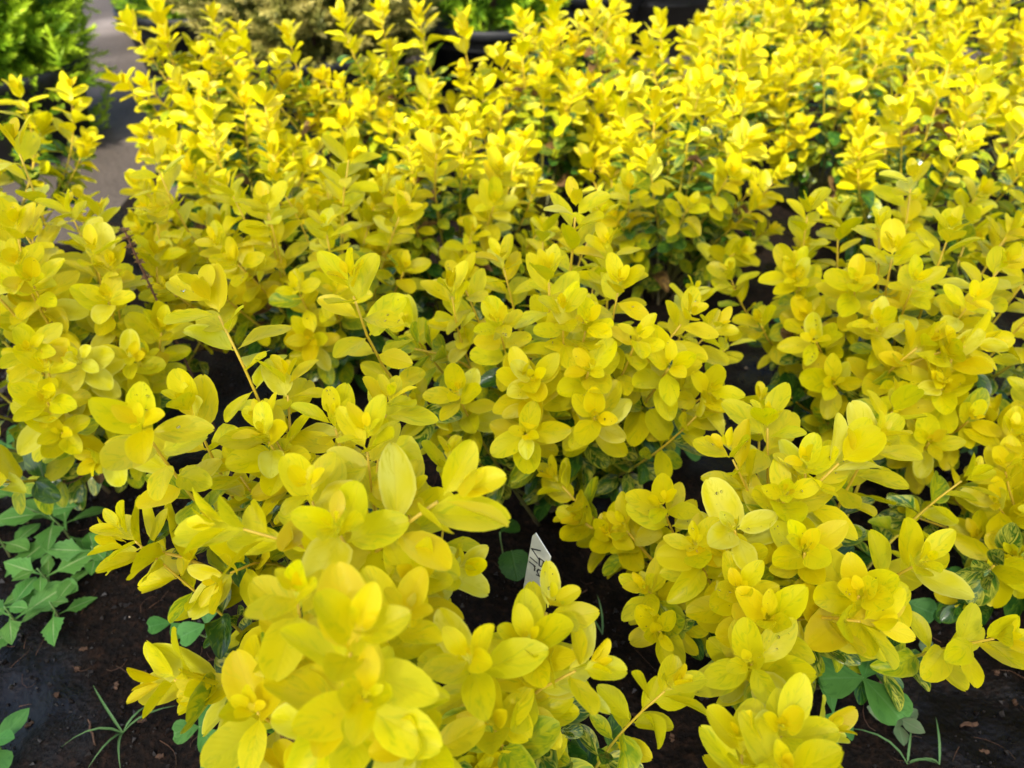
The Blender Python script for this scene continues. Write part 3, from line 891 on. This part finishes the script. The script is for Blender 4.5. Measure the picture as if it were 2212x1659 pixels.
wg = 'toothed green weeds on the wet soil'
for i, (px, py, n, s, tl, lab) in enumerate([
        (150, 1165, 9, 0.056, 0.045, 'toothed grey green weed with the broadest leaves in the weed patch'),
        (110, 1275, 9, 0.040, 0.03, 'toothed green weed in the middle of the weed patch'),
        (40, 1350, 7, 0.046, 0.03, 'toothed green weed with rounded lower leaves beside the wet black soil'),
        (210, 1230, 8, 0.040, 0.03, 'toothed green weed touching the low golden boxwood shoot'),
        (20, 1200, 7, 0.045, 0.04, 'toothed green weed at the outer rim of the weed patch'),
        (120, 1330, 6, 0.038, 0.02, 'low toothed weed spreading over the wet black soil'),
        (60, 1120, 7, 0.040, 0.045, 'upright toothed weed behind the rest of the weed patch')]):
    weed('toothed_weed', lab, 'weed', px, py, WEED_M, n, s, tl, 40 + i, group=wg)
OVAL_M = [mesh_of(leaf_geo(OVAL, 1, 0.33, 0.15, 0.1, 0.05, seed=s), M_CLOVER) for s in (5, 6)]
weed('broadleaf_weed', 'small weed with oval bright green leaves on the wet black soil', 'weed', 5, 1625, OVAL_M, 5, 0.030, 0.02, 60)
SEED_M = [mesh_of(leaf_geo(OVAL, 1, 0.30, 0.15, 0.1, 0.12, seed=s), M_SEED) for s in (7, 8)]
weed('seedling', 'grey green seedling with five small leaves beside the big clover leaves', 'seedling', 1935, 1570, SEED_M, 7, 0.022, 0.015, 61)
weed('seedling', 'grey green seedling under the outermost golden rosette', 'seedling', 1995, 1430, SEED_M, 6, 0.018, 0.012, 62)
weed('seedling', 'small grey green seedling behind the toothed weeds', 'seedling', 75, 1010, SEED_M, 5, 0.022, 0.03, 63)
for i, (px, py) in enumerate([(1760, 370), (1480, 260), (1460, 350), (700, 850), (1690, 740), (2010, 1320)]):
    b = at_z(px, py, 0.02)
    weed('seedling', 'small leafy weed growing in the gap between two golden shrubs', 'seedling', px, py, OVAL_M, 7, 0.028, 0.05, 70 + i, group='small weeds between the shrubs')

LEAFLET = [mesh_of(leaf_geo(OBCORD, 1, 0.46, 0.12, 0.10, 0.04, seed=s, notch=0.10), M_CLOVER, 'leaflet') for s in (9, 10)]


def clover(label, px, py, heads, seed, group=None, size=0.0135, mats=LEAFLET):
    """heads: (px, py, z) of each trefoil"""
    R = random.Random(seed)
    P = at_z(px, py, 0.0); P[2] = soil_z(P[0], P[1])
    root = empty('clover', P)
    tag(root, label, 'clover', group)
    for (hx, hy, hz, hs) in heads:
        H = at_z(hx, hy, hz)
        c = bez(P - np.array([0, 0, 0.003]), P + np.array([0, 0, hz * 0.6]), H + (P - H) * 0.35, H, 9)
        mb = MB(); V, F, UV = tube_geo([q - P for q in c], [0.0006] * 9, 5); mb.add(V, F, UV)
        pet = mb.build('petiole', M_GSTEM, root)
        up = nrm(np.array([R.gauss(0, 0.25), R.gauss(0, 0.25) - 0.35, 1]))
        a1 = nrm(np.cross(up, [0.1, 0.9, 0.2])); a2 = np.cross(up, a1)
        q0 = R.uniform(0, 6)
        for k in range(3):
            q = q0 + k * 2.094 + R.gauss(0, 0.08)
            D = a1 * math.cos(q) + a2 * math.sin(q) + up * 0.12
            put('leaflet', R.choice(mats), frame(H, D, up, size * hs * R.uniform(0.9, 1.1)), pet, P)


clover('small clover with rounded leaflets beside the low golden shoot', 470, 1390, [(370, 1345, 0.035, 1.25), (445, 1350, 0.04, 1.5)], 1)
clover('clover with two trefoils under the lowest golden shoot', 520, 1560, [(430, 1570, 0.03, 1.4), (490, 1630, 0.035, 1.4)], 2)
clover('large leaved clover below the golden rosettes on bare soil', 1790, 1500, [(1865, 1465, 0.075, 2.5), (1800, 1540, 0.05, 2.0)], 3)
clover('pale clover beside the foot of the golden boxwood with the seed stalk', 30, 985, [(15, 960, 0.03, 1.7)], 4)
clover('dark clover half hidden behind the outermost golden rosette', 1960, 1340, [(1955, 1300, 0.04, 1.6)], 5)
clover('clover in the shade behind the open golden rosettes', 1480, 960, [(1470, 960, 0.05, 1.6), (1395, 1000, 0.04, 1.3)], 6)

VIO_M = [mesh_of(leaf_geo(CREN, 1, 0.5, 0.18, 0.12, 0.05, seed=12), M_DGREEN)]
VIO_M2 = [mesh_of(leaf_geo(OVAL, 1, 0.38, 0.10, 0.2, 0.05, seed=13), M_DGREEN)]
Pb = at_z(1090, 1250, 0.0)
rt = empty('round_leaf_weed', (Pb[0], Pb[1], soil_z(Pb[0], Pb[1])))
tag(rt, 'dark green weed with scalloped round leaf beside the white plant tag', 'weed')
bb = np.array(rt.location)
for (x0, y0, x1, y1, z, me, s) in ((1105, 1190, 1120, 1260, 0.07, VIO_M, 0.026), (1080, 1150, 1130, 1110, 0.075, VIO_M2, 0.027)):
    A_ = at_z(x0, y0, z); B_ = at_z(x1, y1, z - 0.006)
    mb = MB(); V, F, UV = tube_geo([q - bb for q in bez(bb, bb + np.array([0, 0, 0.03]), A_ - np.array([0, 0, 0.015]), A_, 8)], [0.0007] * 8, 5); mb.add(V, F, UV)
    mb.build('petiole', M_GSTEM, rt)
    put('leaf', me[0], frame(A_, B_ - A_, np.array([0, -0.35, 1.0]), s), rt, bb)


def grass(label, px, py, blades, seed, group=None):
    R = random.Random(seed)
    P = at_z(px, py, 0.0); P[2] = soil_z(P[0], P[1])
    root = empty('grass_seedling', P)
    tag(root, label, 'grass', group)
    for (dx, dy, L, curl) in blades:
        me = mesh_of(leaf_geo(GRASSP, L, 0.00095, 0.5, 0.0, 0.0, cols=(-1, 0, 1), seed=R.randrange(99)), M_GRASS, 'blade')
        # arch of the blade
        n_ = len(me.vertices)
        co_ = np.zeros(n_ * 3); me.vertices.foreach_get('co', co_); co_ = co_.reshape(-1, 3)
        tt = co_[:, 1] / L
        co_[:, 2] += L * (0.75 * tt - curl * 1.1 * tt * tt)
        co_[:, 0] += L * R.uniform(-0.45, 0.45) * tt * tt
        me.vertices.foreach_set('co', co_.ravel()); me.update()
        put('blade', me, frame(P, np.array([dx, dy, 0.25]), np.array([0, 0, 1.0]), 1.0), root, P)


grass('single grass seedling with arching blades on the wet black soil', 270, 1590, [(-0.7, 0.6, 0.048, 0.7), (-1, 0.1, 0.04, 0.9), (0.9, 0.3, 0.045, 0.6), (0.3, -0.9, 0.03, 0.9), (-0.2, -0.7, 0.028, 1.0), (0.6, 0.8, 0.03, 0.8)], 1)
grass('pair of grass blades on dry brown soil beside the grey seedling', 1960, 1650, [(-0.7, 0.6, 0.05, 0.5), (0.1, 0.8, 0.03, 0.7), (0.9, 0.2, 0.02, 0.8)], 2)
grass('curved grass blade on dry brown soil at the foot of bare ground', 2030, 1650, [(0.1, 1.0, 0.032, 0.5), (-0.8, 0.2, 0.02, 0.9)], 3)
grass('thin grass tuft below the glossy dark green leaves', 2195, 1370, [(0.1, 0.9, 0.05, 0.3), (-0.5, -0.8, 0.025, 0.6)], 4)
grass('thin upright grass beneath the largest golden rosette', 1300, 1560 - 180, [(0.1, 0.9, 0.03, 0.3), (-0.6, 0.5, 0.025, 0.6)], 5)

# dry seed stalk
Pt = at_z(270, 500, 0.30)
Pb = np.array([Pt[0] + 0.01, Pt[1] + 0.02, 0.0]); Pb[2] = soil_z(Pb[0], Pb[1])
rt = empty('dry_seed_stalk', Pb)
tag(rt, 'dry reddish brown seed stalk standing among the golden leaves', 'stalk')
c = bez(Pb, Pb + np.array([0.004, 0, 0.1]), Pt + np.array([0.004, 0.004, -0.08]), Pt, 14)
mb = MB(); V, F, UV = tube_geo([q - Pb for q in c], np.linspace(0.0013, 0.0008, 14), 6); mb.add(V, F, UV)
mb.build('stem', M_DEAD, rt)
HUSK = MB()
for k in range(5):
    gq = leaf_geo(OVAL, 1, 0.3, 0.6, 0.25, 0.1, seed=k, cols=(-1, 0, 1))
    HUSK.add(xf(frame(np.zeros(3), np.array([math.cos(k * 1.26), math.sin(k * 1.26), 0.6]), np.array([0, 0, 1.0]), 1.0), gq[0]), gq[1], gq[2])
HUSKM = HUSK.mesh('husk', M_BROWN)
R = random.Random(5)
for k in range(14):
    f = 1 - 0.028 * k
    q = np.array([np.interp(f, np.linspace(0, 1, 14), c[:, i]) for i in range(3)])
    put('husk', HUSKM, frame(q, np.array([R.gauss(0, 1), R.gauss(0, 1), 0.3]), np.array([0, 0, 1.0]), R.uniform(0.003, 0.006)), rt, Pb)

# ------------------------------------------------------------------ litter on the soil


def chip_mesh(seed, L, W, T):
    r = random.Random(seed)
    V = []
    n_ = 6
    for i in range(n_):
        f = i / (n_ - 1)
        w = W * (0.35 + math.sin(math.pi * min(0.98, max(0.06, f))) * r.uniform(0.5, 0.9))
        cx, cz = r.gauss(0, W * 0.25), r.gauss(0, T * 0.3)
        for (a, b) in ((-1, -1), (1, -1), (1, 1), (-1, 1)):
            V.append((cx + a * w / 2, (f - 0.5) * L, cz + b * T / 2 * r.uniform(0.7, 1.2)))
    F = [(i * 4 + k, i * 4 + (k + 1) % 4, (i + 1) * 4 + (k + 1) % 4, (i + 1) * 4 + k) for i in range(n_ - 1) for k in range(4)]
    F += [(3, 2, 1, 0), tuple((n_ - 1) * 4 + k for k in range(4))]
    mb = MB(); mb.add(V, F)
    return mb.mesh('bark_chip', M_BARK, smooth=False)


CHIPS = [chip_mesh(i, L, W, T) for i, (L, W, T) in enumerate(((0.018, 0.003, 0.0016), (0.007, 0.0032, 0.0016), (0.026, 0.0016, 0.0012), (0.0045, 0.0035, 0.002)))]
R = random.Random(21)
spots = [(205, 1590, 2), (180, 1400, 1), (165, 1440, 3), (290, 1510, 3), (310, 1560, 1), (250, 1480, 1), (310, 1450, 3), (1240, 1290, 2), (1290, 1220, 0), (2100, 1560, 0), (2050, 1400, 0), (2150, 1460, 3),
         (60, 1560, 1), (120, 1500, 3), (350, 1640, 1), (420, 1600, 3), (470, 1455, 3), (20, 1020, 1), (100, 880, 2), (1900, 1480, 1), (1380, 1560, 0), (1450, 1600, 1), (2130, 1620, 1), (2190, 1520, 3)]
for (px, py, k) in spots:
    P = at_z(px, py, 0.0); P = np.array([P[0], P[1], soil_z(P[0], P[1]) + 0.0008])
    o = bpy.data.objects.new('bark_chip', CHIPS[k])
    C.objects.link(o)
    o.location = P.tolist(); o.rotation_euler = (R.gauss(0, 0.12), R.gauss(0, 0.12), R.uniform(0, 6))
    tag(o, 'small reddish brown bark chip lying on the soil', 'bark chip', 'bark chips scattered on the soil')

mb = MB(); mb2 = MB()
ico = np.array([(0, 0, 1), (0.9, 0, 0.2), (-0.3, 0.85, 0.25), (-0.5, -0.7, 0.2), (0.3, 0.5, -0.7), (-0.1, -0.3, -0.9)])
icf = [(0, 1, 2), (0, 2, 3), (0, 3, 1), (1, 4, 2), (2, 4, 5), (2, 5, 3), (3, 5, 1), (1, 5, 4)]
for i in range(9000):
    x, y = R.uniform(-0.75, 0.75), R.uniform(-0.02, 0.75)
    s = R.choice([0.0006, 0.0008, 0.001, 0.0014, 0.002, 0.003])
    if mnoise.noise((x * 7, y * 7, 3.3)) < -0.05: continue
    V = (ico + np.array([[R.gauss(0, 0.18) for _ in range(3)] for _ in range(6)])) * s
    q = R.uniform(0, 6); cq, sq = math.cos(q), math.sin(q)
    V = V @ np.array([[cq, sq, 0], [-sq, cq, 0], [0, 0, 1]])
    (mb2 if R.random() < 0.012 else mb).add(V + np.array([x, y, soil_z(x, y) + s * 0.3]), icf)
tag(mb.build('peat_crumbs', M_CRUMB, smooth=False), 'dark peat crumbs strewn over the wet soil', 'soil crumbs', kind='stuff')
tag(mb2.build('pale_grit', M_STONE, smooth=False), 'pale grit grains strewn over the wet soil', 'grit', kind='stuff')
mb = MB()
for i in range(420):                                   # fine dry roots and fibres
    x, y = R.uniform(-0.6, 0.65), R.uniform(0.0, 0.7)
    L_ = R.uniform(0.008, 0.03); q = R.uniform(0, 6); b_ = R.gauss(0, 0.8)
    pts = []
    for j in range(5):
        f = j / 4
        xx, yy = x + L_ * f * math.cos(q + b_ * f), y + L_ * f * math.sin(q + b_ * f)
        pts.append((xx, yy, soil_z(xx, yy) + 0.0008 + R.random() * 0.001))
    V, F, UV = tube_geo(pts, [R.uniform(0.00012, 0.0003)] * 5, 4)
    mb.add(V, F, UV)
tag(mb.build('root_fibres', M_DEAD), 'fine brown root fibres lying over the soil', 'root fibres', kind='stuff')

# ------------------------------------------------------------------ potted conifers


def needle_crown(rx, rz, n, sprig, nn, seed):
    r = np.random.default_rng(seed)
    mb = MB()
    allV, allF, allUV, allR = [], [], [], []
    cnt = 0
    for i in range(n):
        v = r.normal(size=3); v[2] = v[2] * 0.9 + 0.25; v /= np.linalg.norm(v)
        lump = 1 + 0.16 * math.sin(5 * math.atan2(v[1], v[0]) + seed) * math.cos(4 * v[2]) + r.normal() * 0.07
        k = (0.55 + 0.45 * r.random() ** 0.5) * lump
        tip = v * np.array([rx, rx, rz]) * k
        ax = nrm(v * np.array([1, 1, 0.6]) + np.array([0, 0, 0.5]) + r.normal(size=3) * 0.3)
        L = sprig * r.uniform(0.7, 1.25)
        a1 = nrm(np.cross(ax, r.normal(size=3))); a2 = np.cross(ax, a1)
        rn = r.random()
        f = ((np.arange(nn) + 0.5) / nn)[:, None]
        q = np.arange(nn)[:, None] * 2.4 + r.normal(size=(nn, 1)) * 0.2
        rad_ = a1 * np.cos(q) + a2 * np.sin(q)
        d = ax * (0.55 + 0.5 * f) + rad_ * (1 - 0.45 * f)
        d /= np.linalg.norm(d, axis=1, keepdims=True)
        b = tip - ax * L * (1 - f)
        ln = L * 0.32 * (1 - 0.4 * f) * r.uniform(0.8, 1.2, size=(nn, 1))
        w = np.cross(d, rad_ + 0.01)
        w = w / np.linalg.norm(w, axis=1, keepdims=True) * L * 0.028
        allV.append(np.stack([b - w, b + w, b + d * ln * 0.6 + w, b + d * ln, b + d * ln * 0.6 - w], axis=1).reshape(-1, 3))
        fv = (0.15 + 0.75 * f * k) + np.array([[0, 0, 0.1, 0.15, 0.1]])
        allUV.append(np.stack([np.zeros(nn * 5), fv.ravel()], axis=1))
        allR.append(np.full(nn * 5, rn))
        cnt += nn
    mb.add(np.concatenate(allV), np.arange(cnt * 5).reshape(-1, 5), np.concatenate(allUV), rnd=np.concatenate(allR))
    return mb


CROWNS = {}


def conifer(label, x, y, r_pot, h_pot, rx, rz, kind, seed, group=None, n=900, drop=0.6):
    z0 = -0.012
    root = empty('potted_conifer', (x, y, z0))
    tag(root, label, 'potted conifer', group)
    mb = MB()
    rb = r_pot * 0.82
    mb.add(*lathe_geo([(0.001, 0.004), (rb * 0.97, 0.0), (rb, 0.006), (r_pot * 0.97, h_pot * 0.86), (r_pot * 1.0, h_pot * 0.865), (r_pot * 1.035, h_pot * 0.87), (r_pot * 1.045, h_pot * 0.99), (r_pot * 1.03, h_pot),
                       (r_pot * 0.99, h_pot), (r_pot * 0.965, h_pot * 0.8), (r_pot * 0.955, h_pot * 0.72)], 44, 0.008))
    pot = mb.build('pot', M_POT, root)
    ms = MB()
    ms.add(*lathe_geo([(0.001, h_pot * 0.86), (r_pot * 0.5, h_pot * 0.85), (r_pot * 0.97, h_pot * 0.82)], 30))
    ms.build('pot_soil', M_POTSOIL, root)
    mt = MB()
    mt.add(*tube_geo([(0, 0, h_pot * 0.7), (0.004, 0.003, h_pot + rz * 0.5), (0, 0, h_pot + rz * 1.3)], [0.012, 0.008, 0.003], 8))
    for k in range(9):
        q = k * 2.4
        zz = h_pot + rz * (0.15 + 0.1 * k)
        mt.add(*tube_geo([(0, 0, zz), (rx * 0.35 * math.cos(q), rx * 0.35 * math.sin(q), zz + rz * 0.12), (rx * 0.72 * math.cos(q), rx * 0.72 * math.sin(q), zz + rz * 0.3)], [0.005, 0.004, 0.002], 5))
    mt.build('trunk', M_TRUNK, root)
    key = (round(rx, 3), round(rz, 3), kind, n, seed % 4)
    if key not in CROWNS:
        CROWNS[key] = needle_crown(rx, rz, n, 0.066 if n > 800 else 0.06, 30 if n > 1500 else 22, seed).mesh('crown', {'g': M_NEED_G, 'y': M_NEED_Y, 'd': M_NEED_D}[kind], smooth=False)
    cr = bpy.data.objects.new('crown', CROWNS[key]); C.objects.link(cr)
    cr.parent = root; cr.location = (0, 0, h_pot * 0.95 + rz * drop); cr.rotation_euler = (0, 0, seed * 1.3)
    tag(cr, kind='stuff')


conifer('lime green conifer in a low black pot beside the sandy path', -1.07, 1.56, 0.19, 0.17, 0.235, 0.29, 'g', 3, n=2600, drop=0.36)
conifer('olive yellow conifer with fine needles in a wide black pot', -0.43, 1.74, 0.20, 0.17, 0.27, 0.25, 'y', 5, n=2000, drop=0.5)
conifer('green conifer in a black pot between the path and the olive conifer', -0.82, 2.12, 0.19, 0.17, 0.21, 0.20, 'g', 7, n=1000)
conifer('tall black pot with green conifer standing at the edge of the sandy path', -1.09, 2.62, 0.20, 0.30, 0.21, 0.22, 'g', 11, n=1000)
conifer('bright green conifer in a black pot next to the olive yellow conifer', -0.05, 2.0, 0.19, 0.17, 0.21, 0.2, 'g', 8, n=1000)
conifer('deep green conifer in a black pot with a broad grey rim', 0.16, 2.30, 0.21, 0.19, 0.21, 0.2, 'd', 9, n=1000)
BG = 'potted conifers in the rows far behind'
for j, (x, y, kd) in enumerate([(0.42, 2.42, 'd'), (0.95, 2.5, 'd'), (1.5, 2.45, 'd'), (2.0, 2.5, 'g'), (-0.35, 2.45, 'd'), (-0.62, 2.75, 'g'), (-0.1, 2.85, 'g'), (0.45, 2.9, 'd'), (-2.2, 2.4, 'd'), (-2.2, 1.9, 'g')]):
    conifer('green conifer in a black pot in the rows far behind the golden shrubs', x, y, 0.19, 0.19, 0.22, 0.22, kd, 20 + j, BG, n=700)

# ------------------------------------------------------------------ added film canopy, out of view: dims and softens sun on the near rows
cz, cy0, cy1, cx0, cx1 = 2.25, -4.2, -0.62, -3.6, 3.0
cn = empty('added_shade_canopy', (0, 0, -0.012))
tag(cn, 'added unseen film canopy that shades the near end of the bed', 'canopy')
nx_, ny_ = 24, 14
V = [(cx0 + (cx1 - cx0) * i / nx_, cy0 + (cy1 - cy0) * j / ny_, cz - 0.035 * math.sin(math.pi * (i % 8) / 8.0) * math.sin(math.pi * j / ny_)) for j in range(ny_ + 1) for i in range(nx_ + 1)]
mb = MB()
mb.add(V, [(j * (nx_ + 1) + i, j * (nx_ + 1) + i + 1, (j + 1) * (nx_ + 1) + i + 1, (j + 1) * (nx_ + 1) + i) for j in range(ny_) for i in range(nx_)])
mb.build('film', M_SHADE_FILM, cn)  # added sheet, unseen, placed only to shade the front rows
for x in (cx0, cx1):
    for y in (cy0, cy1):
        mb = MB(); mb.add(*tube_geo([(x, y, 0), (x, y, cz * 0.5), (x, y, cz)], [0.02] * 3, 12)); mb.build('added_post', M_STEEL, cn)
for y in (cy0, cy1):
    mb = MB(); mb.add(*tube_geo([(cx0, y, cz + 0.022), (0, y, cz + 0.022), (cx1, y, cz + 0.022)], [0.015] * 3, 12)); mb.build('added_rail', M_STEEL, cn)
